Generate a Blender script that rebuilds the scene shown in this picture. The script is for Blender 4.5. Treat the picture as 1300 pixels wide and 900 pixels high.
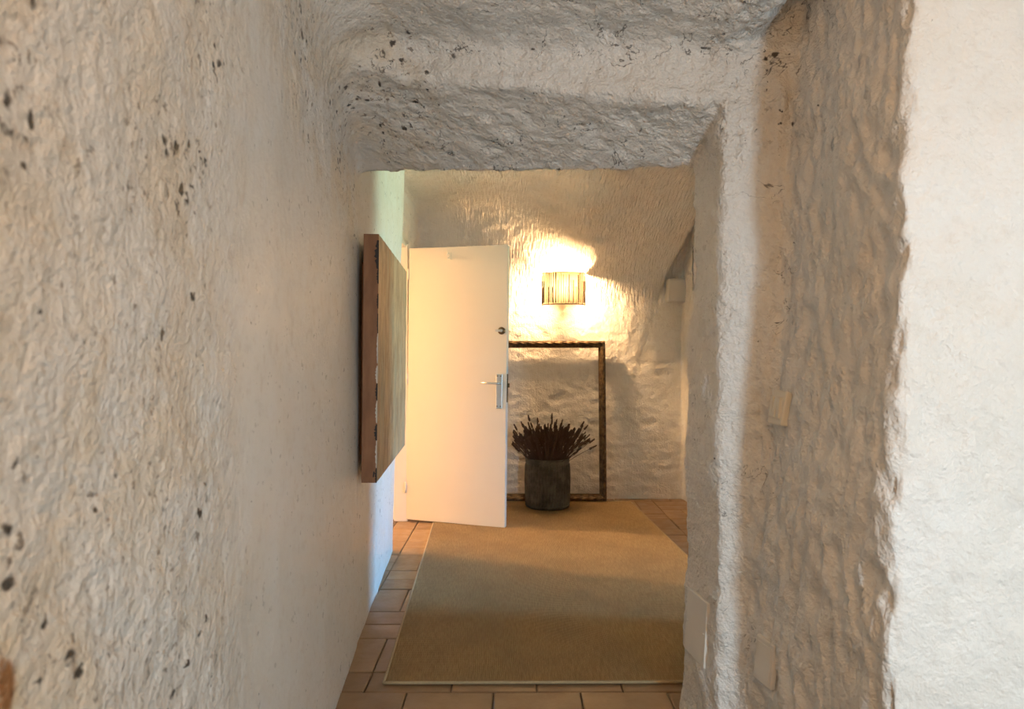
import bpy, bmesh, math, random
import numpy as np
from mathutils import Vector, Matrix
from mathutils.bvhtree import BVHTree

random.seed(7)
rng = np.random.default_rng(11)
for o in list(bpy.data.objects):
    bpy.data.objects.remove(o)
S = bpy.context.scene
COL = S.collection

# ------------------------------------------------------------------ camera
cam_d = bpy.data.cameras.new('camera')
cam = bpy.data.objects.new('camera', cam_d)
COL.objects.link(cam)
cam.location = (0, 0, 1.2)
cam.rotation_euler = (math.radians(90.33), 0, 0)
cam_d.sensor_width = 36
cam_d.lens = 24
cam_d.clip_start = 0.02
cam_d.dof.use_dof = True
cam_d.dof.focus_distance = 3.6
cam_d.dof.aperture_fstop = 5.0
S.camera = cam

# ------------------------------------------------------------------ light, exposure
W = bpy.data.worlds.new('world')
S.world = W
W.use_nodes = True
W.node_tree.nodes['Background'].inputs[0].default_value = (0.75, 0.85, 1.0, 1)
W.node_tree.nodes['Background'].inputs[1].default_value = 0.02
S.view_settings.view_transform = 'Standard'
S.view_settings.look = 'None'
S.view_settings.exposure = 0.0
S.view_settings.gamma = 1
S.view_settings.use_curve_mapping = False
S.cycles.use_denoising = True
S.cycles.max_bounces = 8
S.cycles.diffuse_bounces = 5


def area(name, loc, target, sx, sz, power, col, spread=180):
    d = bpy.data.lights.new(name, 'AREA')
    d.shape = 'RECTANGLE'
    d.size = sx
    d.size_y = sz
    d.energy = power
    d.color = col
    d.spread = math.radians(spread)
    o = bpy.data.objects.new(name, d)
    COL.objects.link(o)
    o.location = loc
    o.rotation_euler = (Vector(target) - Vector(loc)).to_track_quat('-Z', 'Y').to_euler()
    return o


def point(name, loc, power, col, rad):
    d = bpy.data.lights.new(name, 'POINT')
    d.energy = power
    d.color = col
    d.shadow_soft_size = rad
    o = bpy.data.objects.new(name, d)
    COL.objects.link(o)
    o.location = loc
    return o


WARM = (1.0, 0.60, 0.29)
# daylight in the window at the end of the room behind the camera
area('daylight_back_window_offscreen', (1.06, -1.30, 1.25), (0.8, 1.5, 1.25), 0.14, 1.1, 56, (0.60, 0.84, 1.0), 170)
# daylight in the window at the end of the side hall: sky light falling, garden light rising
area('daylight_side_window_sky_offscreen', (5.0, 2.5, 1.75), (-0.7, 3.9, 0.2), 0.55, 0.5, 14, (0.20, 0.56, 1.0), 34)
area('daylight_side_window_garden_offscreen', (5.0, 2.5, 1.05), (-0.7, 3.9, 2.1), 0.55, 0.5, 8.0, (0.62, 1.0, 0.74), 34)
# lamp in the room beyond the open door
point('lamp_next_room_offscreen', (-3.7, 5.56, 2.12), 380, WARM, 0.10)
# warm lamp of the near hall, behind the camera
point('lamp_near_hall_offscreen', (0.25, -0.50, 2.05), 21, (1.0, 0.55, 0.22), 0.10)


# ------------------------------------------------------------------ helpers
def mesh_obj(name, verts, faces, mat=None, parent=None, smooth=False):
    m = bpy.data.meshes.new(name)
    m.from_pydata([tuple(v) for v in verts], [], [tuple(f) for f in faces])
    m.update()
    o = bpy.data.objects.new(name, m)
    COL.objects.link(o)
    if mat:
        m.materials.append(mat)
    if parent:
        o.parent = parent
    if smooth:
        m.polygons.foreach_set('use_smooth', [True] * len(m.polygons))
    return o


def bm_obj(name, bm, mat=None, parent=None, smooth=False):
    bmesh.ops.recalc_face_normals(bm, faces=bm.faces)
    m = bpy.data.meshes.new(name)
    bm.to_mesh(m)
    bm.free()
    o = bpy.data.objects.new(name, m)
    COL.objects.link(o)
    if mat:
        m.materials.append(mat)
    if parent:
        o.parent = parent
    if smooth:
        m.polygons.foreach_set('use_smooth', [True] * len(m.polygons))
    return o


def empty(name, loc=(0, 0, 0), rz=0):
    o = bpy.data.objects.new(name, None)
    COL.objects.link(o)
    o.location = loc
    o.rotation_euler = (0, 0, rz)
    o.empty_display_size = 0.1
    return o


def tag(o, label=None, cat=None, group=None, kind=None):
    for k, v in (('label', label), ('category', cat), ('group', group), ('kind', kind)):
        if v:
            o[k] = v
    return o


def bm_box(bm, c, s, bevel=0.0, rot=None):
    r = bmesh.ops.create_cube(bm, size=1)
    vs = r['verts']
    for v in vs:
        v.co = Vector((v.co.x * s[0], v.co.y * s[1], v.co.z * s[2]))
    if bevel:
        es = list({e for v in vs for e in v.link_edges})
        rb = bmesh.ops.bevel(bm, geom=es, offset=bevel, segments=2, affect='EDGES', profile=0.5)
        vs = list({v for f in rb['faces'] for v in f.verts} | {v for v in vs if v.is_valid})
    for v in vs:
        if rot is not None:
            v.co = rot @ v.co
        v.co += Vector(c)
    return vs


def bm_tube(bm, pts, rads, n=8, cap=True):
    pts = [Vector(p) for p in pts]
    rings = []
    for i, p in enumerate(pts):
        d = (pts[min(i + 1, len(pts) - 1)] - pts[max(i - 1, 0)]).normalized()
        up = Vector((0, 0, 1)) if abs(d.z) < 0.9 else Vector((1, 0, 0))
        a = d.cross(up).normalized()
        b = d.cross(a)
        r = rads[i] if isinstance(rads, (list, tuple)) else rads
        rings.append([bm.verts.new(p + (a * math.cos(2 * math.pi * k / n) + b * math.sin(2 * math.pi * k / n)) * r) for k in range(n)])
    for r0, r1 in zip(rings, rings[1:]):
        for k in range(n):
            bm.faces.new((r0[k], r0[(k + 1) % n], r1[(k + 1) % n], r1[k]))
    if cap:
        bm.faces.new(rings[0][::-1])
        bm.faces.new(rings[-1])


def bm_lathe(bm, prof, n=32, cx=0, cy=0, rfun=None):
    rings = []
    for r, z in prof:
        ring = []
        for k in range(n):
            a = 2 * math.pi * k / n
            rr = r * (rfun(a, z) if rfun else 1)
            ring.append(bm.verts.new((cx + rr * math.cos(a), cy + rr * math.sin(a), z)))
        rings.append(ring)
    for r0, r1 in zip(rings, rings[1:]):
        for k in range(n):
            bm.faces.new((r0[k], r0[(k + 1) % n], r1[(k + 1) % n], r1[k]))
    return rings


# ------------------------------------------------------------------ materials
class NT:
    def __init__(self, name):
        self.m = bpy.data.materials.new(name)
        self.m.use_nodes = True
        self.t = self.m.node_tree
        self.b = self.t.nodes['Principled BSDF']

    def n(self, typ, ins=None, **props):
        nd = self.t.nodes.new(typ)
        for k, v in props.items():
            setattr(nd, k, v)
        for k, v in (ins or {}).items():
            self.set(nd.inputs[k], v)
        return nd

    def set(self, sock, v):
        if hasattr(v, 'links') or isinstance(v, bpy.types.NodeSocket):
            self.t.links.new(v, sock)
        else:
            sock.default_value = v

    def math(self, op, a, b=0.0, c=None, clamp=False):
        nd = self.t.nodes.new('ShaderNodeMath')
        nd.operation = op
        nd.use_clamp = clamp
        self.set(nd.inputs[0], a)
        self.set(nd.inputs[1], b)
        if c is not None:
            self.set(nd.inputs[2], c)
        return nd.outputs[0]

    def noise(self, vec, scale, detail=3, rough=0.55, dist=0.0):
        return self.n('ShaderNodeTexNoise', {'Vector': vec, 'Scale': scale, 'Detail': detail, 'Roughness': rough, 'Distortion': dist}).outputs['Fac']

    def ss(self, x, a, b, lo=0.0, hi=1.0):
        nd = self.n('ShaderNodeMapRange', interpolation_type='SMOOTHSTEP')
        for k, v in ((0, x), (1, a), (2, b), (3, lo), (4, hi)):
            self.set(nd.inputs[k], v)
        return nd.outputs[0]

    def mix(self, f, a, b, blend='MIX'):
        nd = self.n('ShaderNodeMix', data_type='RGBA', blend_type=blend)
        self.set(nd.inputs[0], f)
        for k, v in ((6, a), (7, b)):
            if isinstance(v, tuple) and len(v) == 3:
                v = (*v, 1)
            self.set(nd.inputs[k], v)
        return nd.outputs[2]

    def bump(self, h, strength, dist, normal=None):
        nd = self.n('ShaderNodeBump', {'Height': h, 'Strength': strength, 'Distance': dist})
        if normal is not None:
            self.set(nd.inputs['Normal'], normal)
        return nd.outputs[0]

    def coord(self, which='Object'):
        return self.n('ShaderNodeTexCoord').outputs[which]

    def map(self, vec, scale, rot=(0, 0, 0)):
        return self.n('ShaderNodeMapping', {'Vector': vec, 'Scale': scale, 'Rotation': rot}).outputs[0]

    def out(self, **kw):
        for k, v in kw.items():
            self.set(self.b.inputs[k.replace('_', ' ')], v if not (isinstance(v, tuple) and len(v) == 3) else (*v, 1))
        return self.m


def simple(name, col, rough=0.5, metal=0.0, scale=30, var=0.12, bump=0.0):
    t = NT(name)
    v = t.noise(t.coord(), scale, 4)
    dark = tuple(c * (1 - var) for c in col)
    lite = tuple(min(1, c * (1 + var)) for c in col)
    kw = dict(Base_Color=t.mix(v, dark, lite), Roughness=rough, Metallic=metal)
    if bump:
        kw['Normal'] = t.bump(v, 1.0, bump)
    return t.out(**kw)


def plaster_material():
    t = NT('lime_plaster')
    P = t.coord()
    at = t.n('ShaderNodeAttribute', attribute_name='mask')
    sep = t.n('ShaderNodeSeparateColor', {'Color': at.outputs['Color']})
    rough, crack, speck = sep.outputs[0], sep.outputs[1], sep.outputs[2]
    stain = at.outputs['Alpha']
    at2 = t.n('ShaderNodeAttribute', attribute_name='comb')
    comb = at2.outputs['Fac']
    # colour
    big = t.noise(P, 2.2, 3, 0.6)
    col = t.mix(t.ss(big, 0.35, 0.7), (0.82, 0.785, 0.735), (0.87, 0.85, 0.82))
    yel = t.math('MULTIPLY', t.ss(t.noise(P, 4.3, 4, 0.65, 0.5), 0.40, 0.62), stain)
    col = t.mix(t.math('MULTIPLY', yel, 0.6, clamp=True), col, (0.76, 0.57, 0.33))
    st2 = t.math('MULTIPLY', t.ss(stain, 1.2, 1.5), t.ss(t.noise(P, 24, 3, 0.6), 0.38, 0.50))
    col = t.mix(st2, col, (0.33, 0.15, 0.055))
    mott = t.noise(P, 24, 4, 0.68)
    col = t.mix(t.math('MULTIPLY', t.ss(mott, 0.53, 0.70), t.math('ADD', t.math('MULTIPLY', stain, 0.42), 0.10), clamp=True), col, (0.44, 0.33, 0.22))
    # dark ragged pits
    warp = t.n('ShaderNodeVectorMath', {0: t.n('ShaderNodeTexNoise', {'Vector': P, 'Scale': 55.0, 'Detail': 2.0}).outputs['Color'], 1: (0.030, 0.030, 0.030)}, operation='MULTIPLY').outputs[0]
    PW = t.n('ShaderNodeVectorMath', {0: P, 1: warp}, operation='ADD').outputs[0]
    vo = t.n('ShaderNodeTexVoronoi', {'Vector': PW, 'Scale': 34.0})
    cellr = t.n('ShaderNodeSeparateColor', {'Color': vo.outputs['Color']}).outputs[0]
    clumpn = t.noise(P, 11.0, 3)
    clump = t.ss(t.noise(P, 5.0, 2), 0.36, 0.58)
    rad = t.math('MULTIPLY', t.ss(cellr, 0.60, 1.0, 0.0, 0.36), t.math('MULTIPLY', clump, speck))
    spsoft = t.ss(vo.outputs['Distance'], t.math('MULTIPLY', rad, 0.55), t.math('ADD', t.math('MULTIPLY', rad, 1.15), 0.001), 1.0, 0.0)
    # curling cracks
    cn = t.noise(P, 8.0, 4, 0.62, 0.5)
    cd = t.math('ABSOLUTE', t.math('SUBTRACT', cn, 0.5))
    gp = t.n('ShaderNodeAttribute', attribute_name='gap').outputs['Fac']
    cm = t.math('MAXIMUM', t.math('MULTIPLY', t.ss(t.noise(P, 5.5, 2), 0.47, 0.60), crack), t.math('MULTIPLY', gp, 1.3))
    cw = t.math('MULTIPLY', cm, t.ss(mott, 0.40, 0.65, 0.003, 0.020))
    cr = t.math('MULTIPLY', t.ss(cd, 0.0, t.math('ADD', cw, 0.0005), 1.0, 0.0), t.ss(cm, 0.10, 0.6))
    gpd = t.ss(t.math('MULTIPLY', gp, t.ss(clumpn, 0.50, 0.66)), 0.62, 0.80)  # crack along the lintel top, its depth shade painted in dark colour
    spsoft = t.math('MAXIMUM', spsoft, gpd)
    sm = t.math('MULTIPLY', t.ss(t.noise(P, 46, 3, 0.7), 0.60, 0.68), t.math('MULTIPLY', t.math('MULTIPLY', speck, speck), clump), clamp=True)
    col = t.mix(t.math('MULTIPLY', sm, 0.75), col, (0.17, 0.12, 0.08))
    dark = t.math('MAXIMUM', spsoft, t.math('MULTIPLY', cr, 0.9), clamp=True)
    col = t.mix(t.math('MULTIPLY', dark, 0.93), col, (0.040, 0.030, 0.022))
    # relief
    h1 = t.noise(P, 34, 4, 0.62, 0.3)
    h2 = t.noise(P, 95, 2, 0.6)
    cmb = t.noise(t.map(P, (70, 8, 14), (0, 0.35, 0)), 1.0, 1)
    hh = t.math('ADD', h1, t.math('MULTIPLY', h2, 0.45))
    hh = t.math('MULTIPLY', hh, t.math('ADD', t.math('MULTIPLY', rough, 0.92), 0.10))
    hh = t.math('ADD', hh, t.math('MULTIPLY', t.math('MULTIPLY', cmb, comb), 1.1))
    nrm = t.bump(hh, 0.9, 0.013)
    return t.out(Base_Color=col, Roughness=t.ss(mott, 0.3, 0.7, 0.26, 0.55), Normal=nrm)


M_PLASTER = plaster_material()
M_PLAIN = simple('plain_plaster', (0.80, 0.76, 0.70), 0.7, scale=8, var=0.05, bump=0.004)
M_DOOR = simple('cream_door_paint', (0.78, 0.73, 0.64), 0.42, scale=6, var=0.02)
M_TRIM = simple('white_trim_paint', (0.82, 0.77, 0.67), 0.4, scale=10, var=0.03)
M_STEEL = simple('satin_steel', (0.62, 0.63, 0.63), 0.32, 1.0, 60, 0.08)
M_DARKMETAL = simple('dark_brass', (0.16, 0.11, 0.06), 0.35, 1.0, 60, 0.2)


# ------------------------------------------------------------------ cave shell (rounded plaster solid)
def smax(a, b, k):
    h = np.clip(0.5 + 0.5 * (a - b) / k, 0, 1)
    return b + (a - b) * h + k * h * (1 - h)


def smin(a, b, k):
    return -smax(-a, -b, k)


XT_Z = [0.0, 0.17, 0.65, 1.23, 2.25, 2.8]
XT_X2 = [0.680, 0.685, 0.704, 0.784, 0.851, 0.87]
XT_X1 = [0.735, 0.740, 0.750, 0.774, 0.815, 0.83]


def tan_wall(Y, z):
    a = np.interp(z, XT_Z, XT_X1)
    b = np.interp(z, XT_Z, XT_X2)
    f = np.clip((Y - 1.35) / 0.65, 0, 1)
    return a + (b - a) * f


def left_wall(Y, z):
    return -0.437 - 0.0725 * Y + 0.03 * z * np.clip((Y - 3.0) / 1.2, 0, 1)


def air(X, Y, z):
    """negative inside the open space of the rooms"""
    xl = left_wall(Y, z) - X
    # near hall
    yf = Y - (2.0 + 0.287 * (0.72 - X))
    zc = z - (2.10 + 0.17 * np.clip((0.72 - X) / 0.87, -0.2, 1.6) + 0.16 * (2.1 - Y) + 0.12 * np.clip((X - 0.70) / 0.12, 0, 1))
    n1 = smax(X - tan_wall(Y, z), Y - 2.0 + 0 * X, 0.05)
    n1 = smax(X - tan_wall(Y, z), yf, 0.05)
    n2 = smax(X - 3.5, Y - 1.35 + 0.05 * (X - 0.8), 0.03)
    n = smin(n1, n2, 0.012)
    n = smax(n, zc, 0.07)
    n = smax(n, xl, 0.34)
    # thick opening
    zo = z - (1.99 - 0.33 * (X - 0.6) - 0.50 * (Y - 2.0))
    xo = X - (0.622 - 0.09 * (Y - 2.0) + 0.014 * (z - 1.2))
    op = smax(xo, np.abs(Y - 2.5) - 1.0, 0.02)
    op = smax(op, zo, 0.008)
    op = smax(op, xl, 0.26 - 0.22 * np.clip((Y - 2.2) / 0.55, 0, 1))
    # far room with its vault
    yb = (2.3 + 0.44 * (0.6 - X)) - Y
    rec = np.clip((Y - 4.28) / 0.03, 0, 1)
    xlf = xl + rec * (-0.815 - left_wall(Y, z))
    tx = np.clip((0.60 - X) / 1.4, 0, 1)
    zcr = 1.63 + 0.54 * tx * tx * (3 - 2 * tx)
    tt = np.clip(z - zcr, 0, None)
    slope = 3.5 * tt
    yv = (Y - (5.84 - 1.75 * tt * tt)) / np.sqrt(1 + slope * slope)
    ze = z - 2.47
    f1 = smax(X - 1.24, yb, 0.04)
    f2 = smax(X - 1.46, 3.05 - Y, 0.04)
    f = smin(f1, f2, 0.03)
    vault = smax(yv, ze, 0.12)
    # niche at the right where the vault breaks off
    edge = (1.235 + 0.30 * (z - 1.68)) - X
    t2 = np.clip(z - zcr - 0.16, 0, None)
    yn = (Y - (5.84 - 1.75 * t2 * t2)) / np.sqrt(1 + 12 * t2 * t2)
    nic = smax(smax(yn, z - 2.46, 0.03), edge, 0.02)
    vault = smin(vault, smax(nic, np.abs(Y - 5.4) - 0.6, 0.03), 0.02)
    f = smax(f, vault, 0.03)
    f = smax(f, xlf, 0.05)
    f = smax(f, yb, 0.02)
    # side hall on the right
    sd = smax((3.04 - 0.30 * (X - 1.24)) - Y, Y - 4.5, 0.04)
    sd = smax(sd, z - 2.15, 0.05)
    sd = smax(sd, 1.1 - X, 0.03)
    # doorway on the left
    dw = smax(np.abs(Y - 4.69) - 0.405, z - 2.06, 0.012)
    dw = smax(dw, X + 0.5, 0.01)
    a = smin(n, op, 0.018)
    a = smin(a, f, 0.015)
    a = smin(a, sd, 0.05)
    a = smin(a, dw, 0.012)
    return a


# gradient noise in numpy
PERM = rng.permutation(256)
GR = rng.normal(size=(256, 3))
GR /= np.linalg.norm(GR, axis=1, keepdims=True)


def gnoise(p):
    i = np.floor(p).astype(np.int64)
    f = p - i
    u = f * f * f * (f * (f * 6 - 15) + 10)
    r = np.zeros(len(p))
    for dx in (0, 1):
        for dy in (0, 1):
            for dz in (0, 1):
                h = PERM[(PERM[(PERM[(i[:, 0] + dx) & 255] + i[:, 1] + dy) & 255] + i[:, 2] + dz) & 255]
                d = f - np.array([dx, dy, dz])
                w = (u[:, 0] if dx else 1 - u[:, 0]) * (u[:, 1] if dy else 1 - u[:, 1]) * (u[:, 2] if dz else 1 - u[:, 2])
                r += w * (GR[h] * d).sum(1)
    return r * 1.5


def fbm(p, octv=3, gain=0.5):
    r = 0
    a = 1.0
    for k in range(octv):
        r = r + a * gnoise(p * (2.0 ** k) + 17.3 * k)
        a *= gain
    return r


def sst(x, a, b):
    t = np.clip((x - a) / (b - a), 0, 1)
    return t * t * (3 - 2 * t)


def surface_nets(gx, gy, gz):
    X = gx[:, None, None].astype(np.float32)
    Y = gy[None, :, None].astype(np.float32)
    Z = gz[None, None, :].astype(np.float32)
    F = np.empty((len(gx), len(gy), len(gz)), np.float32)
    step = 24
    for j in range(0, len(gy), step):
        F[:, j:j + step] = air(X, Y[:, j:j + step], Z)
    s = F < 0
    cnt = np.zeros((len(gx) - 1, len(gy) - 1, len(gz) - 1), np.int8)
    for a in (0, 1):
        for b in (0, 1):
            for c in (0, 1):
                cnt += s[a:len(gx) - 1 + a, b:len(gy) - 1 + b, c:len(gz) - 1 + c]
    act = (cnt > 0) & (cnt < 8)
    I, J, K = np.nonzero(act)
    idm = np.full(act.shape, -1, np.int32)
    idm[I, J, K] = np.arange(len(I))
    acc = np.zeros((len(I), 3))
    num = np.zeros(len(I))
    G = (gx, gy, gz)
    corners = [(a, b, c) for a in (0, 1) for b in (0, 1) for c in (0, 1)]
    for A in corners:
        for ax in range(3):
            if A[ax]:
                continue
            B = list(A)
            B[ax] = 1
            ia = (I + A[0], J + A[1], K + A[2])
            ib = (I + B[0], J + B[1], K + B[2])
            fa, fb = F[ia], F[ib]
            m = (fa < 0) != (fb < 0)
            t = np.where(m, fa / np.where(m, fa - fb, 1), 0)
            for d in range(3):
                pa, pb = G[d][ia[d]], G[d][ib[d]]
                acc[:, d] += np.where(m, pa + (pb - pa) * t, 0)
            num += m
    V = acc / num[:, None]
    quads = []
    sh = act.shape
    for ax in range(3):
        b, c = (ax + 1) % 3, (ax + 2) % 3
        sl0 = [slice(None)] * 3
        sl1 = [slice(None)] * 3
        sl0[ax] = slice(0, sh[ax])
        sl1[ax] = slice(1, sh[ax] + 1)
        for q in (b, c):
            sl0[q] = slice(1, sh[q])
            sl1[q] = slice(1, sh[q])
        e0, e1 = s[tuple(sl0)], s[tuple(sl1)]
        idx = list(np.nonzero(e0 != e1))
        inside = e0[tuple(idx)]
        idx[b] = idx[b] + 1
        idx[c] = idx[c] + 1

        def cell(db, dc):
            r = [None] * 3
            r[ax] = idx[ax]
            r[b] = idx[b] + db
            r[c] = idx[c] + dc
            return idm[tuple(r)]
        q = np.stack([cell(-1, -1), cell(0, -1), cell(0, 0), cell(-1, 0)], 1)
        # air on the first side -> normal must look back along -axis
        q = np.where(inside[:, None], q[:, ::-1], q)
        quads.append(q)
    Q = np.concatenate(quads)
    Q = Q[(Q >= 0).all(1)]
    return V, Q


def spaced(segs):
    out = []
    for a, b, h in segs:
        out.append(np.arange(a, b, h))
    return np.concatenate(out + [np.array([segs[-1][1]])])


gx = spaced([(-1.06, -0.2, 0.012), (-0.2, 0.55, 0.016), (0.55, 1.1, 0.012), (1.1, 2.2, 0.022)])
gy = spaced([(-0.5, 0.3, 0.016), (0.3, 2.0, 0.009), (2.0, 3.0, 0.012), (3.0, 6.1, 0.02)])
gz = spaced([(-0.06, 1.7, 0.014), (1.7, 2.35, 0.012), (2.35, 2.95, 0.02)])
V, Q = surface_nets(gx, gy, gz)


def vnormals(V, Q):
    n = np.cross(V[Q[:, 2]] - V[Q[:, 0]], V[Q[:, 3]] - V[Q[:, 1]])
    N = np.zeros_like(V)
    for k in range(4):
        for d in range(3):
            N[:, d] += np.bincount(Q[:, k], n[:, d], len(V))
    return N / np.maximum(np.linalg.norm(N, axis=1, keepdims=True), 1e-9)


N = vnormals(V, Q)
x, y, z = V.T
# masks of how each stretch of plaster was worked
left = (x < -0.25) & (y < 4.4)
near_top = sst(z, 1.75, 2.05)
wob = 0.12 * fbm(V * 2.0, 2)
r_left = np.maximum(1 - sst(y + wob, 1.05, 1.45), sst(z + 0.25 * (y - 1.5) + wob, 1.75, 2.1) * (1 - sst(y, 2.6, 3.0)))
rough = np.where(left, 0.10 + 0.90 * r_left, 1.0)
far = sst(y, 3.2, 3.6)
rough = np.where(left, rough, rough * (1 - 0.35 * far))
lint = sst(z, 1.72, 1.86) * sst(y, 1.5, 1.9) * (1 - sst(y, 2.75, 2.95)) * (1 - sst(-x, 0.35, 0.6))
pill = (sst(x, 0.55, 0.6) * (1 - sst(x, 0.9, 1.0)) * sst(y, 1.8, 1.95) * (1 - sst(y, 2.4, 2.5)))
crack = np.clip(lint + 0.5 * pill + 0.25 * far * (~left) + 0.25 * r_left * left, 0, 1)
speck = np.where(left, 0.30 + 0.95 * r_left * (0.75 + 0.25 * sst(z, 0.9, 1.7)), 0.12 + 0.35 * lint + 0.25 * pill)
stain = np.where(left, 0.15 + 0.45 * r_left, 0.05)
bx = sst(0.085 - np.hypot((y - 0.650) * 1.5, z - 0.885) + 0.5 * wob, 0, 0.06)
stain = np.where(left, stain + 1.1 * bx, stain)
comb = far * sst(z, 1.6, 1.75) * (1 - sst(np.abs(x - 0.5), 0.9, 1.3)) * 0.8 + far * 0.2
white_face = (N[:, 1] < -0.6) & (y < 1.45) & (x > 0.7)
tanw = (x > 0.6) & (y < 2.0) & ~white_face

rough = np.where(tanw, 0.95, np.where(white_face, 0.55, rough)) + 0.5 * lint + 0.4 * pill
zcv = z - (2.10 + 0.17 * np.clip((0.72 - x) / 0.87, -0.2, 1.6) + 0.16 * (2.1 - y))
yfv = y - (2.0 + 0.287 * (0.72 - x))
zov = z - (1.99 - 0.33 * (x - 0.6) - 0.50 * (y - 2.0))
hall = (x > -0.45) & (x < 0.80) & (z > 1.7)
lip = np.where(hall, np.exp(-(zov / 0.03) ** 2) * np.exp(-(yfv / 0.05) ** 2), 0)
wv_ = 0.02 * fbm(V * 9.0 + 40, 2)
gap = np.where(hall & (x > -0.25), np.exp(-((zcv + wv_ + 0.03) / 0.022) ** 2) * np.exp(-(yfv / 0.06) ** 2), 0)
disp = np.where(left, 0.007, 0.016 * (1 - 0.6 * far)) * fbm(V * 1.6, 2)
disp += rough * (0.007 * fbm(V * 7.0 + 3.1, 3))
disp += rough * np.where(left, 0.0012, 0.0035) * (1 - 2 * np.abs(gnoise(V * 21.0)))
disp += rough * np.where(left, 0.0030, 0.0022) * fbm(V * 48.0, 2)
st = np.abs(fbm(V * np.array([16.0, 16.0, 7.5]) + 9, 2))
disp += np.where(tanw, 0.032 * (0.35 - st), 0)
rope = np.abs(fbm(V * np.array([9.0, 9.0, 5.0]) + 5, 3))
disp += np.where(white_face, 0.012 * (0.3 - rope), 0)
disp += lint * 0.011 * (0.35 - np.abs(fbm(V * np.array([9.0, 9.0, 12.0]) + 2, 3)))
disp += lip * (0.014 + 0.016 * fbm(V * 12.0 + 7, 2)) - gap * 0.006
# the raised ragged lip along the lintel and a groove above it
disp += far * 0.012 * (0.3 - np.abs(fbm(V * np.array([6.0, 6.0, 10.0]) + 21, 2))) * (~left)
doorway = (x < -0.80) & (np.abs(y - 4.69) < 0.5) & (z < 2.12)
disp = np.where(doorway, disp * 0.1, disp)
V = V + N * disp[:, None]
N = vnormals(V, Q)
MASK = np.stack([rough, crack, speck, stain], 1).astype(np.float32)

cen = V[Q].mean(1)
cn = N[Q].mean(1)
cx, cy, cz = cen.T
part = np.zeros(len(Q), int)                                     # 0 wall_left
part[(cx > -0.2)] = 1                                            # wall_right
part[(cy > 4.9) & (cn[:, 1] < -0.45) & (cx > -0.9)] = 3           # wall_far
part[(cn[:, 2] < -0.62) & (cz > 1.5)] = 4                        # ceiling
mid = (cx > -0.35) & (((cy > 1.85) & (cy < 2.95) & (cz > 1.78) & ~((cn[:, 2] < -0.62) & (cy < 2.0) & (cz > 2.1))) | ((cy > 1.9) & (cy < 2.75) & (cx > 0.5) & (cx < 0.78) & (cz <= 1.78)))
part[mid] = 2                                                    # wall_middle
SHELL = {}
names = ['wall_left', 'wall_right', 'wall_middle', 'wall_far', 'ceiling']
labels = ['rough whitewashed cave wall curving up into the ceiling beside the painting',
          'lumpy white plastered wall carrying the light switch',
          'thick plastered wall with a cracked lintel around the low opening',
          'bumpy plaster end wall lit by the wall lamp',
          'vaulted rough plaster ceiling']
for k, nm in enumerate(names):
    q = Q[part == k]
    u, inv = np.unique(q.ravel(), return_inverse=True)
    me = bpy.data.meshes.new(nm)
    me.vertices.add(len(u))
    me.vertices.foreach_set('co', V[u].astype(np.float32).ravel())
    me.loops.add(len(inv))
    me.loops.foreach_set('vertex_index', inv.astype(np.int32))
    me.polygons.add(len(q))
    me.polygons.foreach_set('loop_start', np.arange(0, len(inv), 4, dtype=np.int32))
    me.polygons.foreach_set('loop_total', np.full(len(q), 4, dtype=np.int32))
    me.polygons.foreach_set('use_smooth', np.ones(len(q), dtype=bool))
    me.update(calc_edges=True)
    me.normals_split_custom_set_from_vertices(N[u].astype(np.float32).tolist())
    a = me.attributes.new('mask', 'FLOAT_COLOR', 'POINT')
    a.data.foreach_set('color', MASK[u].ravel())
    a = me.attributes.new('comb', 'FLOAT', 'POINT')
    a.data.foreach_set('value', comb[u].astype(np.float32))
    a = me.attributes.new('gap', 'FLOAT', 'POINT')
    a.data.foreach_set('value', gap[u].astype(np.float32))
    me.materials.append(M_PLASTER)
    ob = bpy.data.objects.new(nm, me)
    COL.objects.link(ob)
    tag(ob, labels[k], None, None, 'structure')
    SHELL[nm] = ob
BVH = BVHTree.FromPolygons(V.tolist(), Q.tolist())


def hit(o, d):
    r = BVH.ray_cast(Vector(o), Vector(d).normalized())
    return r[0], r[1]


# rooms the light comes from: plain shells behind the doors
def slab(name, a, b, label=None, mat=None):
    bm = bmesh.new()
    c = [(a[i] + b[i]) / 2 for i in range(3)]
    bm_box(bm, c, [abs(b[i] - a[i]) for i in range(3)])
    o = bm_obj(name, bm, mat or M_PLAIN)
    tag(o, label, None, None, 'structure')
    return o


def wall_with_hole(name, axis, pos, th, u0, u1, z1, hu0, hu1, hz0, hz1):
    bm = bmesh.new()
    for (a0, a1, b0, b1) in ((u0, hu0, 0, z1), (hu1, u1, 0, z1), (hu0, hu1, 0, hz0), (hu0, hu1, hz1, z1)):
        if a1 - a0 < 1e-4 or b1 - b0 < 1e-4:
            continue
        c = [(a0 + a1) / 2, pos, (b0 + b1) / 2]
        s = [a1 - a0, th, b1 - b0]
        if axis == 'x':
            c[0], c[1] = c[1], c[0]
            s[0], s[1] = s[1], s[0]
        bm_box(bm, c, s)
    o = bm_obj(name, bm, M_PLAIN)
    tag(o, kind='structure')
    return o


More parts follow.
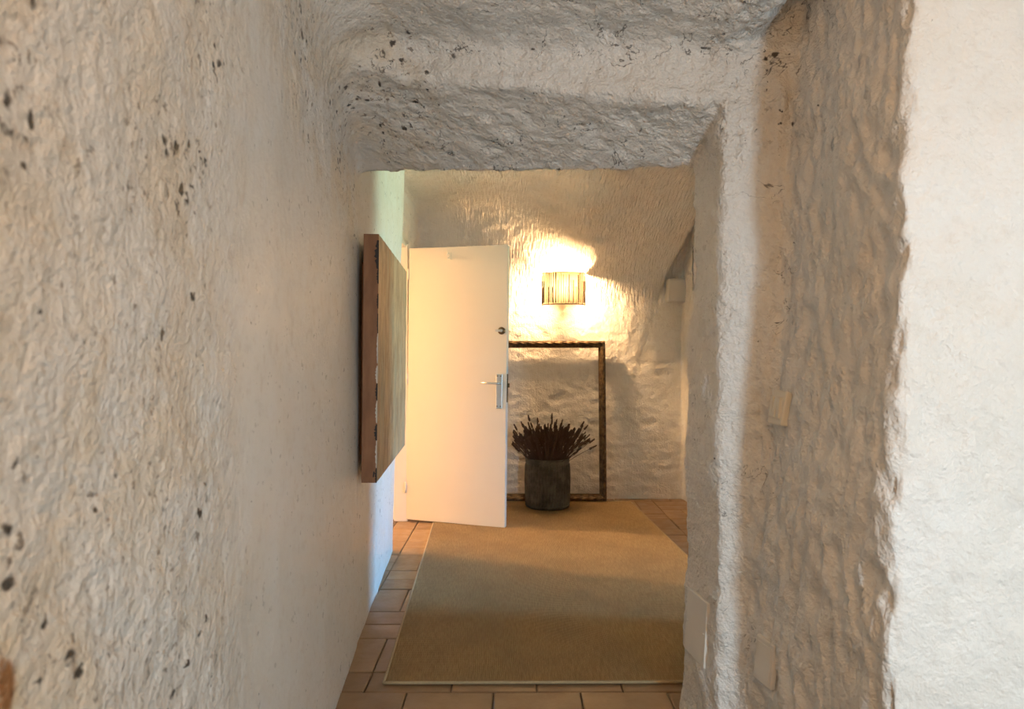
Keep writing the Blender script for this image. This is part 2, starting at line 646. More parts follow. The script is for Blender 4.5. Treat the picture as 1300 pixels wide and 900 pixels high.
# the back of the near hall: a narrow tall window in the wall behind the camera
slab('wall_back_left', (-0.75, -1.36, 0), (0.80, -0.95, 2.8))
slab('light_blocker_back', (0.80, -1.05, 1.40), (2.3, -0.95, 2.8))  # unseen slab added to hold part of the daylight off the lintel
slab('wall_near_left', (-0.75, -0.95, 0), (-0.45, -0.45, 2.8))
slab('wall_back_room_right', (2.25, -1.4, 0), (2.40, 1.4, 2.8))
slab('ceiling_back_room', (-0.75, -1.5, 2.75), (2.4, -0.4, 2.85))
wall_with_hole('wall_back', 'y', -1.42, 0.16, -0.75, 2.4, 2.8, 0.97, 1.15, 0.68, 1.82)
# side hall
slab('wall_side_hall_near', (2.15, 1.5, 0), (5.1, 1.62, 2.5))
slab('wall_side_hall_far', (2.15, 4.5, 0), (5.1, 4.62, 2.5))
slab('ceiling_side_hall', (2.15, 1.5, 2.4), (5.1, 4.62, 2.5))
wall_with_hole('wall_side_hall_end', 'x', 5.15, 0.14, 1.5, 4.62, 2.5, 2.2, 2.8, 0.75, 2.05)
# next room
slab('wall_next_room_near', (-4.2, 3.5, 0), (-1.05, 3.62, 2.6))
slab('wall_next_room_far', (-4.2, 6.4, 0), (-1.05, 6.52, 2.6))
slab('wall_next_room_end', (-4.3, 3.5, 0), (-4.2, 6.52, 2.6))
slab('ceiling_next_room', (-4.3, 3.5, 2.55), (-1.05, 6.52, 2.65))
slab('wall_next_room_right', (-1.12, 3.5, 0), (-1.045, 4.28, 2.6))
slab('wall_next_room_corner', (-1.12, 5.10, 0), (-1.045, 6.4, 2.6))
slab('wall_next_room_head', (-1.12, 4.28, 2.07), (-1.045, 5.10, 2.6))

# ------------------------------------------------------------------ floor and tiles
t = NT('mortar')
M_MORTAR = t.out(Base_Color=t.mix(t.noise(t.coord(), 40, 4), (0.13, 0.09, 0.055), (0.22, 0.16, 0.10)), Roughness=0.9)
t = NT('terracotta_tile')
P = t.coord()
oi = t.n('ShaderNodeObjectInfo').outputs['Random']
sh = t.n('ShaderNodeCombineXYZ', {0: t.math('MULTIPLY', oi, 37.0), 1: t.math('MULTIPLY', oi, 11.0), 2: 0.0}).outputs[0]
PP = t.n('ShaderNodeVectorMath', {0: P, 1: sh}, operation='ADD').outputs[0]
c = t.mix(oi, (0.20, 0.12, 0.06), (0.30, 0.195, 0.105))
c = t.mix(t.ss(t.noise(PP, 7, 5, 0.65), 0.35, 0.75, 0, 0.6), c, (0.19, 0.115, 0.06))
c = t.mix(t.ss(t.noise(PP, 45, 4, 0.7), 0.62, 0.75, 0, 0.5), c, (0.18, 0.105, 0.06))
M_TILE = t.out(Base_Color=c, Roughness=t.ss(t.noise(PP, 12, 3), 0.3, 0.7, 0.36, 0.55), Normal=t.bump(t.noise(PP, 30, 4), 0.4, 0.004))

floor = slab('floor', (-4.3, -6.3, -0.08), (5.2, 6.6, -0.014), 'terracotta tiled floor laid in a basket weave', M_MORTAR)


def tile_mesh(L, Wd):
    g = 0.0022
    a, b = L / 2 - g, Wd / 2 - g
    e = 0.005
    vs = []
    for (dx, dy, zz) in ((a, b, -0.014), (a, b, -0.003), (a - e, b - e, 0.0)):
        vs += [(-dx, -dy, zz), (dx, -dy, zz), (dx, dy, zz), (-dx, dy, zz)]
    fs = []
    for r in (0, 4):
        for k in range(4):
            fs.append((r + k, r + (k + 1) % 4, r + 4 + (k + 1) % 4, r + 4 + k))
    fs.append((8, 9, 10, 11))
    m = bpy.data.meshes.new('tile')
    m.from_pydata(vs, [], fs)
    m.materials.append(M_TILE)
    return m


B = 0.312
tm = tile_mesh(B, B / 2)
RUG = [Vector((-0.471, 2.519, 0)), Vector((1.135, 2.530, 0)), Vector((0.985, 5.70, 0)), Vector((-0.60, 5.72, 0))]


def in_rug(px, py, m=0.0):
    for i in range(4):
        a, b = RUG[i], RUG[(i + 1) % 4]
        d = (b - a).normalized()
        if d.x * (py - a.y) - d.y * (px - a.x) < m:
            return False
    return True


def put_tile(px, py, rot):
    hx, hy = (B / 2, B / 4) if not rot else (B / 4, B / 2)
    if all(in_rug(px + sx * hx, py + sy * hy, 0.01) for sx in (-1, 1) for sy in (-1, 1)):
        return
    zc = 0.8
    for sx in (-0.9, 0, 0.9):
        for sy in (-0.9, 0, 0.9):
            if air(np.float64(px + sx * hx), np.float64(py + sy * hy), np.float64(0.3)) < 0:
                break
        else:
            continue
        break
    else:
        return
    o = bpy.data.objects.new('tile', tm)
    COL.objects.link(o)
    o.parent = floor
    o.location = (px + random.uniform(-1, 1) * 0.0015, py + random.uniform(-1, 1) * 0.0015, random.uniform(-0.0015, 0.0008))
    o.rotation_euler = (random.uniform(-1, 1) * 0.003, random.uniform(-1, 1) * 0.003, (math.pi / 2 if rot else 0) + random.uniform(-1, 1) * 0.006)


Y0 = 2.466
X0 = -0.378 - 2 * B
for r in range(4):                                   # plain courses in front of the rug
    for k in range(8):
        put_tile(X0 - B / 2 + k * B + (B / 2 if r % 2 else 0), Y0 - B / 4 - r * B / 2, False)
for k in range(8):
    put_tile(X0 + k * B, Y0 + B / 4, False)
YB0 = Y0 + B / 2
for i in range(-1, 8):
    for j in range(11):
        bxc, byc = X0 + B / 2 + i * B, YB0 + B / 2 + j * B
        if byc > 5.95:
            continue
        if (i + j) % 2 == 1:
            for s in (-1, 1):
                put_tile(bxc + s * B / 4, byc, True)
        else:
            for s in (-1, 1):
                put_tile(bxc, byc + s * B / 4, False)

# ------------------------------------------------------------------ rug
t = NT('sisal')
uv = t.n('ShaderNodeUVMap').outputs[0]
P = t.coord()
wv = t.n('ShaderNodeTexWave', {'Vector': t.map(uv, (0.0, 1.0, 0.0)), 'Scale': 46.0, 'Distortion': 1.2, 'Detail': 1.0, 'Detail Scale': 8.0}, bands_direction='Y').outputs['Fac']
c = t.mix(t.ss(t.noise(t.map(P, (60, 4, 1)), 4, 3), 0.3, 0.7), (0.42, 0.29, 0.14), (0.56, 0.405, 0.21))
c = t.mix(t.ss(t.noise(P, 3.0, 4), 0.35, 0.7, 0, 0.35), c, (0.30, 0.21, 0.11))
M_SISAL = t.out(Base_Color=c, Roughness=0.85, Normal=t.bump(wv, 0.5, 0.003))
M_BIND = simple('rug_binding', (0.42, 0.32, 0.185), 0.8, scale=80, var=0.2, bump=0.002)

rug = empty('woven_rug', (0.27, 4.1, 0))
tag(rug, 'large beige ribbed sisal rug lying on the terracotta floor', 'rug')
nr, nl = 212, 40
prof = [(0.0, 0.1, 0.0), (0.26, 1.0, 1.0), (0.60, 1.0, 1.0), (0.86, 0.1, 0.0)]
ws = [(i + f) / nr for i in range(nr) for f, h, c in prof]
hs = [0.0016 + 0.0090 * h for i in range(nr) for f, h, c in prof]
cs = [c for i in range(nr) for f, h, c in prof]
vs, fs, rb, uvs = [], [], [], []
for j in range(nl + 1):
    v = j / nl
    for i, w in enumerate(ws):
        ww = w + 0.0009 * math.sin(v * 23 + w * 9) + 0.0006 * math.sin(v * 61 + w * 31)
        a = RUG[0].lerp(RUG[1], ww)
        b = RUG[3].lerp(RUG[2], ww)
        p = a.lerp(b, v)
        vs.append((p.x - 0.27, p.y - 4.1, hs[i] + 0.001 * math.sin(w * 7 + v * 5)))
        rb.append(cs[i])
        uvs.append((w, v))
n = len(ws)
for j in range(nl):
    for i in range(n - 1):
        fs.append((j * n + i, j * n + i + 1, (j + 1) * n + i + 1, (j + 1) * n + i))
wo = mesh_obj('weave', vs, fs, M_SISAL, rug)
ul = wo.data.uv_layers.new(name='UVMap')
li = np.empty(len(wo.data.loops), np.int32)
wo.data.loops.foreach_get('vertex_index', li)
ul.data.foreach_set('uv', np.array(uvs, np.float32)[li].ravel())
for k in range(4):
    p, q = RUG[k], RUG[(k + 1) % 4]
    bm = bmesh.new()
    off = Vector((0.27, 4.1, 0))
    pts = [p.lerp(q, i / 24) - off + Vector((0, 0, 0.0065)) for i in range(25)]
    bm_tube(bm, pts, 0.0062, 8)
    bm_obj('edge_binding', bm, M_BIND, rug, True)

# ------------------------------------------------------------------ door, frame
HX, HY = -0.782, 5.035
FX, FY = -0.052, 4.815
DW = math.hypot(FX - HX, FY - HY)
DA = math.atan2(FY - HY, FX - HX)
DH = 1.995
door = empty('door_1', (HX, HY, 0), DA)
door.rotation_euler = (0, math.radians(0.75), DA)
tag(door, 'plain cream painted door standing open before the end wall', None, None, 'structure')
TH = 0.040
bm = bmesh.new()
bm_box(bm, (DW / 2, TH / 2, 0.016 + DH / 2), (DW, TH, DH), 0.003)
bm_obj('door_leaf', bm, M_DOOR, door)
# hinges
for hz in (0.25, 1.05, 1.82):
    bm = bmesh.new()
    bm_tube(bm, [(-0.004, -0.004, hz - 0.04), (-0.004, -0.004, hz + 0.04)], 0.007, 10)
    bm_obj('hinge', bm, M_TRIM, door, True)
# back plate and lever
hx = DW - 0.052
hp = empty('door_handle', (hx, 0, 1.0))
hp.parent = door
bm = bmesh.new()
bm_box(bm, (0, -0.004, -0.022), (0.046, 0.008, 0.245), 0.003)
plate = bm_obj('handle_plate', bm, M_STEEL, door)
plate.location = (hx, 0, 1.0)
bpy.data.objects.remove(hp)
for zz in (0.085, -0.128):
    for xx in (-0.013, 0.013):
        bm = bmesh.new()
        bm_tube(bm, [(xx, -0.008, zz), (xx, -0.0105, zz)], 0.0042, 10)
        bm_obj('screw', bm, M_DARKMETAL, plate, True)
bm = bmesh.new()
bm_tube(bm, [(0.004, -0.006, 0.035), (0.004, -0.045, 0.035), (-0.003, -0.052, 0.035), (-0.02, -0.055, 0.0352), (-0.07, -0.056, 0.036), (-0.118, -0.052, 0.037)], [0.011, 0.010, 0.0095, 0.0085, 0.0075, 0.006], 12)
lever = bm_obj('lever', bm, M_STEEL, door, True)
lever.location = (hx, 0, 1.0)
# rosette lock above
bm = bmesh.new()
bm_tube(bm, [(0, 0, 0), (0, -0.006, 0), (0, -0.010, 0)], [0.027, 0.027, 0.022], 20)
lock = bm_obj('lock_rosette', bm, M_DARKMETAL, door, True)
lock.location = (DW - 0.040, 0, 1.405)
bm = bmesh.new()
bm_tube(bm, [(0, -0.01, 0), (0, -0.030, 0)], [0.011, 0.010], 14)
bm_box(bm, (-0.012, -0.034, 0), (0.050, 0.006, 0.016), 0.002)
bm_obj('key_turn', bm, M_STEEL, lock, False)
# latch on the edge
bm = bmesh.new()
bm_box(bm, (DW + 0.001, TH / 2, 1.0), (0.004, 0.024, 0.20), 0.001)
bm_box(bm, (DW + 0.008, TH / 2, 1.02), (0.018, 0.014, 0.03), 0.002)
bm_obj('latch', bm, M_DARKMETAL, door)
# coat hook near the top
bm = bmesh.new()
bm_box(bm, (0, -0.003, 0), (0.028, 0.006, 0.055), 0.002)
bm_tube(bm, [(0, -0.004, -0.01), (0, -0.03, -0.022), (0, -0.040, -0.005), (0, -0.040, 0.012)], 0.005, 8)
bm_tube(bm, [(0, -0.004, 0.016), (0, -0.022, 0.02), (0, -0.028, 0.034)], 0.0045, 8)
hk = bm_obj('coat_hook', bm, M_TRIM, door, False)
hk.location = (0.315, 0, 1.945)

frame = empty('trim_1', (-0.83, 4.69, 0))
tag(frame, 'cream painted door frame in the left wall', None, None, 'structure')
bm = bmesh.new()
bm_box(bm, (0.01, 0.372, 1.02), (0.10, 0.055, 2.04), 0.003)
bm_box(bm, (0.035, 0.415, 1.04), (0.030, 0.060, 2.08), 0.004)
bm_obj('jamb', bm, M_TRIM, frame)
bm = bmesh.new()
bm_box(bm, (-0.06, -0.385, 1.02), (0.10, 0.045, 2.04), 0.003)
bm_obj('jamb', bm, M_TRIM, frame)
bm = bmesh.new()
bm_box(bm, (0.0, 0, 2.045), (0.10, 0.82, 0.05), 0.003)
bm_box(bm, (0.035, 0, 2.085), (0.030, 0.86, 0.060), 0.004)
bm_obj('head', bm, M_TRIM, frame)

# short plaster beam in the niche
bm = bmesh.new()
bm_box(bm, (1.46, 5.85, 1.775), (0.30, 0.24, 0.20), 0.02)
beam = bm_obj('trim_2', bm, M_PLAIN)
tag(beam, 'short plaster beam bridging the niche right of the end wall', None, None, 'structure')

# ------------------------------------------------------------------ painting on the left wall
t = NT('painted_canvas')
P = t.coord()
st = t.noise(t.map(P, (1, 4, 1.6)), 2.6, 8, 0.74, 0.8)
s2 = t.noise(t.map(P, (1, 3, 0.8)), 2.4, 4, 0.6, 0.4)
c = t.mix(t.ss(st, 0.32, 0.68), (0.15, 0.105, 0.055), (0.46, 0.36, 0.21))
c = t.mix(t.ss(s2, 0.50, 0.66, 0, 0.7), c, (0.26, 0.29, 0.22))
c = t.mix(t.ss(t.noise(t.map(P, (1, 5, 1.2)), 3.3, 3), 0.55, 0.72, 0, 0.7), c, (0.20, 0.135, 0.045))
c = t.mix(t.ss(t.noise(t.map(P, (1, 6, 2)), 9, 3), 0.66, 0.75, 0, 0.7), c, (0.05, 0.045, 0.03))
M_CANVAS = t.out(Base_Color=c, Roughness=0.42, Normal=t.bump(t.noise(P, 26, 4), 0.35, 0.006))
t = NT('worn_board_edge')
P = t.coord()
c = t.mix(t.ss(t.noise(t.map(P, (3, 3, 1)), 5, 4), 0.3, 0.7), (0.20, 0.085, 0.035), (0.31, 0.145, 0.065))
c = t.mix(t.ss(t.noise(t.map(P, (4, 4, 1)), 8, 3), 0.69, 0.72), c, (0.02, 0.015, 0.012))
M_EDGE = t.out(Base_Color=c, Roughness=0.6)
M_BLACK = simple('flaked_black_paint', (0.012, 0.010, 0.010), 0.6)
M_CHIP = simple('chipped_gesso', (0.60, 0.57, 0.50), 0.7, scale=50, var=0.2)

pn = Vector((-0.618, 2.80, 0))
pf = Vector((-0.692, 4.02, 0))
ang = math.atan2(pf.y - pn.y, pf.x - pn.x) - math.pi / 2
PL = (pf - pn).length
PZ0, PZ1, PT = 0.69, 1.712, 0.062
paint = empty('abstract_painting', (pn.x, pn.y, PZ0), ang)
paint.rotation_euler = (0, math.radians(0.5), ang)
tag(paint, 'thick unframed abstract painting in brown and grey green on the left wall', 'painting')
PH = PZ1 - PZ0


def pbox(name, x0, x1, y0, y1, z0, z1, m, parent=paint, bev=0.001):
    bm = bmesh.new()
    bm_box(bm, ((x0 + x1) / 2, (y0 + y1) / 2, (z0 + z1) / 2), (x1 - x0, y1 - y0, z1 - z0), bev)
    return bm_obj(name, bm, m, parent)


# local +x looks into the hall, +y runs along the wall
nu, nv = 40, 32
vs, fs = [], []
for j in range(nv + 1):
    for i in range(nu + 1):
        vs.append((PT + 0.0012 * math.sin(i * 1.7) * math.sin(j * 1.1), 0.001 + (PL - 0.002) * i / nu, 0.001 + (PH - 0.002) * j / nv))
for j in range(nv):
    for i in range(nu):
        k = j * (nu + 1) + i
        fs.append((k, k + 1, k + nu + 2, k + nu + 1))
mesh_obj('canvas', vs, fs, M_CANVAS, paint, True)
pbox('edge_board', 0, PT - 0.001, 0, 0.022, 0, PH, M_EDGE)
pbox('edge_board', 0, PT - 0.001, PL - 0.022, PL, 0, PH, M_EDGE)
pbox('edge_board', 0, PT - 0.001, 0.022, PL - 0.022, 0, 0.022, M_EDGE)
pbox('edge_board', 0, PT - 0.001, 0.022, PL - 0.022, PH - 0.022, PH, M_EDGE)
pbox('backing', 0.004, PT - 0.006, 0.022, PL - 0.022, 0.022, PH - 0.022, M_EDGE)
# flaking paint along the near edge
WF = 1.5
spec = [(0.86, 0.975, 0.013, 0), (0.80, 0.86, 0.006, 0), (0.70, 0.76, 0.005, 0), (0.60, 0.68, 0.0035, 0), (0.40, 0.47, 0.007, 1), (0.33, 0.40, 0.0065, 0), (0.24, 0.33, 0.006, 1), (0.17, 0.235, 0.009, 0), (0.06, 0.17, 0.005, 1), (0.0, 0.06, 0.005, 0), (0.48, 0.60, 0.004, 1)]
for a0, a1, w, kd in spec:
    n = 14
    prof = [WF * w * (0.35 + 0.65 * abs(math.sin(i * 1.9 + a0 * 40)) * math.sin(math.pi * min(1, max(0.06, i / n)))) for i in range(n + 1)]
    vs, fs = [], []
    for i in range(n + 1):
        zz = (a0 + (a1 - a0) * i / n) * PH
        vs += [(PT + 0.0004, -0.0012, zz), (PT - prof[i], -0.0012, zz), (PT + 0.0004, 0.003, zz), (PT - prof[i], 0.003, zz)]
    for i in range(n):
        k = 4 * i
        fs += [(k, k + 4, k + 5, k + 1), (k, k + 2, k + 6, k + 4), (k + 1, k + 5, k + 7, k + 3)]
    mesh_obj('paint_flake', vs, fs, M_CHIP if kd else M_BLACK, paint)
# standoff battens onto the uneven wall
pbox('batten', -0.025, 0.004, 0.12, 0.17, 0.10, PH - 0.10, M_EDGE)
pbox('batten', -0.025, 0.004, PL - 0.17, PL - 0.12, 0.10, PH - 0.10, M_EDGE)

# ------------------------------------------------------------------ rope-moulded picture frame leaning on the end wall
t = NT('aged_gilt')
P = t.coord()
c = t.mix(t.ss(t.noise(P, 24, 5, 0.65), 0.35, 0.7), (0.055, 0.032, 0.015), (0.20, 0.125, 0.055))
M_GILT = t.out(Base_Color=c, Roughness=0.42, Metallic=0.35, Normal=t.bump(t.noise(P, 60, 3), 0.4, 0.003))

FW_, FH_, FP = 1.04, 1.335, 0.058
fr = empty('picture_frame', (0.268, 5.705, 0.0))
tag(fr, 'empty dark gilt frame with rope moulding leaning behind the plant pot', 'frame')
fr.rotation_euler = (math.radians(-3.4), 0, 0)


def moulding(name, p, q, inward):
    """flat back strip, rope twist on its outer half and a small inner lip"""
    p, q, inn = Vector(p), Vector(q), Vector(inward)
    d = q - p
    L = d.length
    d = d / L
    nrm = Vector((0, -1, 0))
    bm = bmesh.new()
    a, b = p + inn * 0.0, q + inn * 0.0
    # mitred flat strip
    def pt(base, s, w, h):
        return base + d * (s * w) + inn * w + nrm * h
    ring0 = [pt(p, 1, w, h) for w, h in ((0, 0), (0, 0.018), (0.032, 0.018), (0.050, 0.010), (FP, 0.010), (FP, 0))]
    ring1 = [pt(q, -1, w, h) for w, h in ((0, 0), (0, 0.018), (0.032, 0.018), (0.050, 0.010), (FP, 0.010), (FP, 0))]
    r0 = [bm.verts.new(v) for v in ring0]
    r1 = [bm.verts.new(v) for v in ring1]
    for k in range(6):
        bm.faces.new((r0[k], r0[(k + 1) % 6], r1[(k + 1) % 6], r1[k]))
    bm.faces.new(r0)
    bm.faces.new(r1[::-1])
    part_ = bm_obj(name, bm, M_GILT, fr)
    # twisted rope
    bm = bmesh.new()
    nseg = int(L / 0.006)
    ns = 12
    rings = []
    c0 = p + inn * 0.019 + d * 0.010 + nrm * 0.019
    for i in range(nseg + 1):
        s = i / nseg * (L - 0.02)
        ph = s / 0.075 * 2 * math.pi
        ring = []
        for k in range(ns):
            th = 2 * math.pi * k / ns
            r = 0.0145 + 0.0045 * math.cos(3 * (th + ph / 3 * 1.0))
            ring.append(bm.verts.new(c0 + d * s + inn * (math.cos(th) * r) + nrm * (math.sin(th) * r)))
        rings.append(ring)
    for q0, q1 in zip(rings, rings[1:]):
        for k in range(ns):
            bm.faces.new((q0[k], q0[(k + 1) % ns], q1[(k + 1) % ns], q1[k]))
    bm.faces.new(rings[0])
    bm.faces.new(rings[-1])
    bm_obj('rope_twist', bm, M_GILT, part_, True)


w2 = FW_ / 2
zb = 0.014
moulding('rail', (-w2, 0, FH_ + zb), (w2, 0, FH_ + zb), (0, 0, -1))
moulding('rail', (-w2, 0, zb), (w2, 0, zb), (0, 0, 1))
moulding('stile', (-w2, 0, zb), (-w2, 0, FH_ + zb), (1, 0, 0))
moulding('stile', (w2, 0, zb), (w2, 0, FH_ + zb), (-1, 0, 0))

# ------------------------------------------------------------------ ribbed pot of dried lavender
t = NT('weathered_zinc')
P = t.coord()
c = t.mix(t.ss(t.noise(P, 9, 5, 0.65), 0.35, 0.7), (0.06, 0.058, 0.046), (0.16, 0.15, 0.115))
c = t.mix(t.ss(t.noise(P, 30, 3), 0.6, 0.75, 0, 0.5), c, (0.07, 0.04, 0.02))
M_ZINC = t.out(Base_Color=c, Roughness=0.6, Metallic=0.35)
M_SOIL = simple('dark_soil', (0.035, 0.025, 0.018), 0.95, scale=60, var=0.4, bump=0.01)
M_STEM = simple('dry_stem', (0.075, 0.055, 0.035), 0.8, scale=20, var=0.3)
M_BUD = simple('dried_lavender_bud', (0.10, 0.066, 0.052), 0.85, scale=90, var=0.35)

pot = empty('potted_lavender', (0.285, 5.49, 0.0125))
tag(pot, 'ribbed zinc pot holding a bunch of dried lavender on the rug', 'potted plant')
R = 0.178
NRIB = 44


def ribs(a, z_):
    if 0.03 < z_ < 0.345:
        return 1 + 0.036 * math.copysign(abs(math.cos(a * NRIB)) ** 0.7, math.cos(a * NRIB))
    return 1.0


bm = bmesh.new()
rp = bm_lathe(bm, [(R * 0.55, 0.0), (R * 0.90, 0.0), (R * 0.965, 0.006), (R * 0.975, 0.028), (R * 0.975, 0.034), (R * 0.99, 0.12), (R * 1.005, 0.22), (R * 0.995, 0.30), (R * 0.975, 0.343), (R * 0.975, 0.348), (R * 0.985, 0.362), (R * 0.985, 0.385), (R * 0.95, 0.388), (R * 0.93, 0.380), (R * 0.93, 0.33)], NRIB * 6, rfun=ribs)
bm.faces.new(rp[0][::-1])
po = bm_obj('pot', bm, M_ZINC, pot, True)
for zz, rr in ((0.386, R * 0.972), (0.020, R * 0.975)):
    bm = bmesh.new()
    n = 48
    pts = [(rr * math.cos(2 * math.pi * k / n), rr * math.sin(2 * math.pi * k / n), zz) for k in range(n + 1)]
    bm_tube(bm, pts, 0.006, 8, False)
    bm_obj('rim', bm, M_ZINC, pot, True)
bm = bmesh.new()
rr = bm_lathe(bm, [(R * 0.925, 0.340), (R * 0.5, 0.352), (0.02, 0.356)], 32)
bm.faces.new(rr[-1])
bm_obj('soil', bm, M_SOIL, pot, True)


def stem_bm(bm, base, tip, bend, spike, br=0.0016):
    base, tip = Vector(base), Vector(tip)
    n = 6
    pts = []
    for i in range(n + 1):
        f = i / n
        p = base.lerp(tip, f)
        p += Vector(bend) * (f * f - f) * -1.0 * 0.5
        pts.append(p)
    bm_tube(bm, pts, br, 4, False)
    d = (pts[-1] - pts[-2]).normalized()
    up = Vector((0, 0, 1)) if abs(d.z) < 0.9 else Vector((1, 0, 0))
    a = d.cross(up).normalized()
    b = d.cross(a)
    nb = 7
    for k in range(nb):
        c0 = pts[-1] + d * (-spike * 0.2 + spike * k / nb)
        r = 0.0078 * (1 - 0.55 * k / nb) * (0.8 + 0.4 * random.random())
        for m in range(3):
            th = 2 * math.pi * m / 3 + k * 1.1
            o = a * math.cos(th) + b * math.sin(th)
            tipb = c0 + o * r + d * 0.011
            v = [bm.verts.new(c0 + o * 0.001), bm.verts.new(c0 + o * r * 0.9 + b * 0.003), bm.verts.new(tipb), bm.verts.new(c0 + o * r * 0.9 - b * 0.003), bm.verts.new(c0 + d * 0.010)]
            bm.faces.new((v[0], v[1], v[2]))
            bm.faces.new((v[0], v[2], v[3]))
            bm.faces.new((v[1], v[4], v[2]))
            bm.faces.new((v[2], v[4], v[3]))


def rand_stem(scale=1.0, lo=0.12):
    th = random.uniform(0, 2 * math.pi)
    rr_ = math.sqrt(random.random())
    b0 = Vector((0.80 * R * rr_ * math.cos(th), 0.80 * R * rr_ * math.sin(th), 0.345))
    lean = rr_ ** 1.5 * random.uniform(0.25, 1.0)
    L = random.uniform(lo + 0.05, 0.30) * scale
    sp = L * math.sin(lean * 1.0)
    h = max(0.06, L * math.cos(lean * 1.0))
    tip = Vector((b0.x + sp * math.cos(th), b0.y + sp * math.sin(th) * 0.8, 0.345 + h))
    if math.cos(th) > 0.5 and random.random() < 0.35:
        tip += Vector((random.uniform(0.03, 0.10), 0, random.uniform(-0.01, 0.05)))
    tip.y = min(tip.y, 0.14)
    tip.x = max(-0.25, min(0.34, tip.x))
    return b0, tip, (math.cos(th) * -0.05, math.sin(th) * -0.05, 0.02)


for k in range(150):
    bm = bmesh.new()
    b0, tip, bend = rand_stem(1.0 if k > 25 else 1.22)
    stem_bm(bm, b0, tip, bend, random.uniform(0.035, 0.06))
    bm_obj('lavender_stem', bm, M_BUD, pot)
bm = bmesh.new()
for k in range(280):
    b0, tip, bend = rand_stem(0.80)
    stem_bm(bm, b0, tip, bend, random.uniform(0.04, 0.07), 0.002)
fo = bm_obj('dense_foliage', bm, M_BUD, pot)
fo['kind'] = 'stuff'

# ------------------------------------------------------------------ wall lamp
sc = empty('wall_lamp', (0.43, 5.700, 1.645))
tag(sc, 'glowing half round wall lamp with a twig striped shade above the frame', 'lamp')
t = NT('parchment_shade')
t.b.inputs['Transmission Weight'].default_value = 0.0
P = t.coord()
tr = t.n('ShaderNodeBsdfTranslucent', {'Color': (1.0, 0.92, 0.78, 1)})
di = t.n('ShaderNodeBsdfDiffuse', {'Color': t.mix(t.noise(t.map(P, (40, 40, 1)), 3, 2), (0.80, 0.66, 0.42), (0.90, 0.80, 0.62))})
mx = t.n('ShaderNodeMixShader', {0: 0.82, 1: di.outputs[0], 2: tr.outputs[0]})
t.t.links.new(mx.outputs[0], t.t.nodes['Material Output'].inputs['Surface'])
M_SHADE = t.m
M_TWIG = simple('grey_twig', (0.09, 0.075, 0.06), 0.8, scale=40, var=0.3)
t = NT('bulb_glass')
M_BULB = t.out(Base_Color=(1, 0.9, 0.75), Emission_Color=(1.0, 0.60, 0.28), Emission_Strength=1600.0)
LR, LH, LD = 0.178, 0.262, 0.72
vs, fs = [], []
n = 40
for lay, r in ((0, LR), (1, LR - 0.004)):
    for zz in (0, LH):
        for k in range(n + 1):
            a = math.pi + math.pi * k / n
            vs.append((r * math.cos(a), r * math.sin(a) * LD, zz))
m = n + 1
for k in range(n):
    fs += [(k, k + 1, m + k + 1, m + k), (2 * m + k + 1, 2 * m + k, 3 * m + k, 3 * m + k + 1),
           (k + 1, k, 2 * m + k, 2 * m + k + 1), (m + k, m + k + 1, 3 * m + k + 1, 3 * m + k)]
mesh_obj('shade', vs, fs, M_SHADE, sc, True)
for k in range(46):
    a = math.pi + math.pi * (k + 0.5 + random.uniform(-0.45, 0.45)) / 46
    bm = bmesh.new()
    z0 = random.uniform(0.0, 0.02)
    z1 = LH * random.choice((0.55, 0.75, 0.92, 0.98))
    r = LR + 0.003
    da = random.uniform(-0.02, 0.02)
    bm_tube(bm, [(r * math.cos(a), r * math.sin(a) * LD, z0), (r * math.cos(a + da), r * math.sin(a + da) * LD, (z0 + z1) / 2), (r * math.cos(a + da * 0.3), r * math.sin(a + da * 0.3) * LD, z1)], random.uniform(0.0015, 0.0042), 6)
    bm_obj('twig', bm, M_TWIG, sc, True)
for zz in (0.0, LH):
    bm = bmesh.new()
    pts = [(LR * math.cos(math.pi + math.pi * k / n), LR * math.sin(math.pi + math.pi * k / n) * LD, zz) for k in range(n + 1)]
    bm_tube(bm, pts, 0.004, 8)
    bm_obj('shade_rim', bm, M_TWIG, sc, True)
bm = bmesh.new()
bm_box(bm, (0, 0.055, LH / 2), (0.10, 0.12, 0.14), 0.006)
bk = bm_obj('back_plate', bm, M_TRIM, sc)
bm = bmesh.new()
bm_lathe(bm, [(0.012, 0.070), (0.014, 0.090), (0.026, 0.115), (0.030, 0.140), (0.024, 0.162), (0.008, 0.172)], 16, 0, -0.055)
bm_obj('bulb', bm, M_BULB, sc, True)
bm = bmesh.new()
bm_tube(bm, [(0, -0.002, 0.06), (0, -0.055, 0.055), (0, -0.055, 0.075)], 0.012, 10)
bm_obj('lamp_holder', bm, M_TRIM, sc, True)

# ------------------------------------------------------------------ switch and cover plates
M_SWITCH = simple('ivory_switch_plastic', (0.80, 0.74, 0.62), 0.35, scale=10, var=0.03)
M_PAINTED = M_PLAIN


def on_wall(name, o, d, proud=0.0):
    p, nn = hit(o, d)
    return p


def wall_frame(p, tangent_pts):
    a, b = tangent_pts
    return a, b


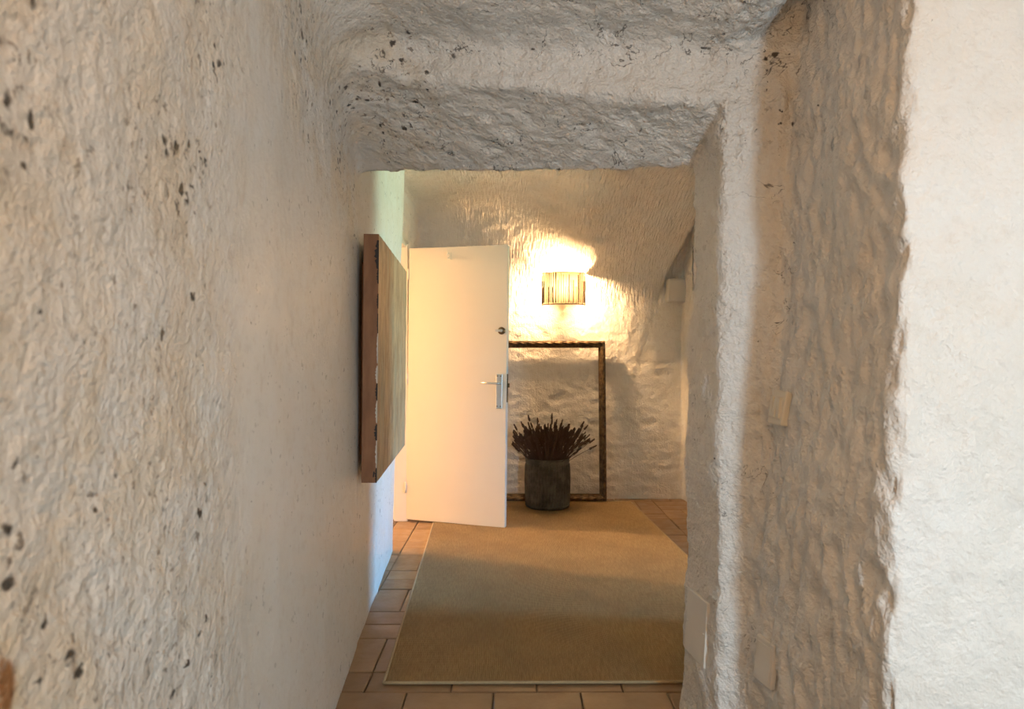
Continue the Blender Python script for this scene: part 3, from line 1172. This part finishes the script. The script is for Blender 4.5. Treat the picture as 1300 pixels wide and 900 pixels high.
# the switch sits on the right wall just before the opening
def right_wall_mount(yy, zz, dz=0.05, dy=0.04):
    pc = Vector((0, 0, 0))
    for s1, s2 in ((-1, -1), (-1, 1), (1, -1), (1, 1)):
        pc += hit((0.3, yy + s1 * dy, zz + s2 * dz), (1, 0, 0))[0]
    pc /= 4
    u = (hit((0.3, yy + dy, zz), (1, 0, 0))[0] - hit((0.3, yy - dy, zz), (1, 0, 0))[0]).normalized()
    v = (hit((0.3, yy, zz + dz), (1, 0, 0))[0] - hit((0.3, yy, zz - dz), (1, 0, 0))[0]).normalized()
    nn = u.cross(v)
    if nn.x > 0:
        nn = -nn
    v = nn.cross(u)
    if v.z < 0:
        u, v = -u, -v
        v = nn.cross(u) if (nn.cross(u)).z > 0 else v
    m = Matrix((u, v, nn)).transposed().to_4x4()
    m.translation = pc
    return m


sw = empty('light_switch')
sw.matrix_world = right_wall_mount(1.905, 1.060)
tag(sw, 'cream light switch with rocker keys on the right wall before the opening', 'switch')
bm = bmesh.new()
bm_box(bm, (0, 0, 0.009), (0.088, 0.096, 0.022), 0.005)
bm_obj('plate', bm, M_SWITCH, sw)
bm = bmesh.new()
bm_box(bm, (0, 0, 0.0195), (0.070, 0.066, 0.004), 0.001)
bm_obj('recess', bm, M_SWITCH, sw)
for k in (-1, 0, 1):
    bm = bmesh.new()
    bm_box(bm, (k * 0.022, 0, 0.023), (0.0185, 0.058, 0.009), 0.002, Matrix.Rotation(math.radians(4 * (1 if k else -1)), 3, 'X'))
    bm_obj('rocker', bm, M_SWITCH, sw)

cv = empty('cover_plate')
cv.matrix_world = right_wall_mount(1.885, 0.365)
tag(cv, 'small painted blank cover plate low on the right wall', 'cover plate')
bm = bmesh.new()
bm_box(bm, (0, 0, 0.006), (0.085, 0.12, 0.016), 0.004)
pl = bm_obj('plate', bm, M_PAINTED, cv)
bm = bmesh.new()
bm_box(bm, (0, 0, 0.0145), (0.065, 0.095, 0.003), 0.001)
bm_obj('blank', bm, M_PAINTED, cv)

ap = empty('access_panel')
ap.matrix_world = right_wall_mount(2.18, 0.345, 0.09, 0.05)
tag(ap, 'painted rectangular access panel low in the side of the opening', 'panel')
bm = bmesh.new()
bm_box(bm, (0, 0, 0.001), (0.15, 0.20, 0.014), 0.003)
bm_obj('panel', bm, M_PAINTED, ap)
for sx in (-1, 1):
    bm = bmesh.new()
    bm_tube(bm, [(sx * 0.06, 0.0, 0.007), (sx * 0.06, 0.0, 0.0095)], 0.004, 8)
    bm_obj('screw', bm, M_PAINTED, ap, True)
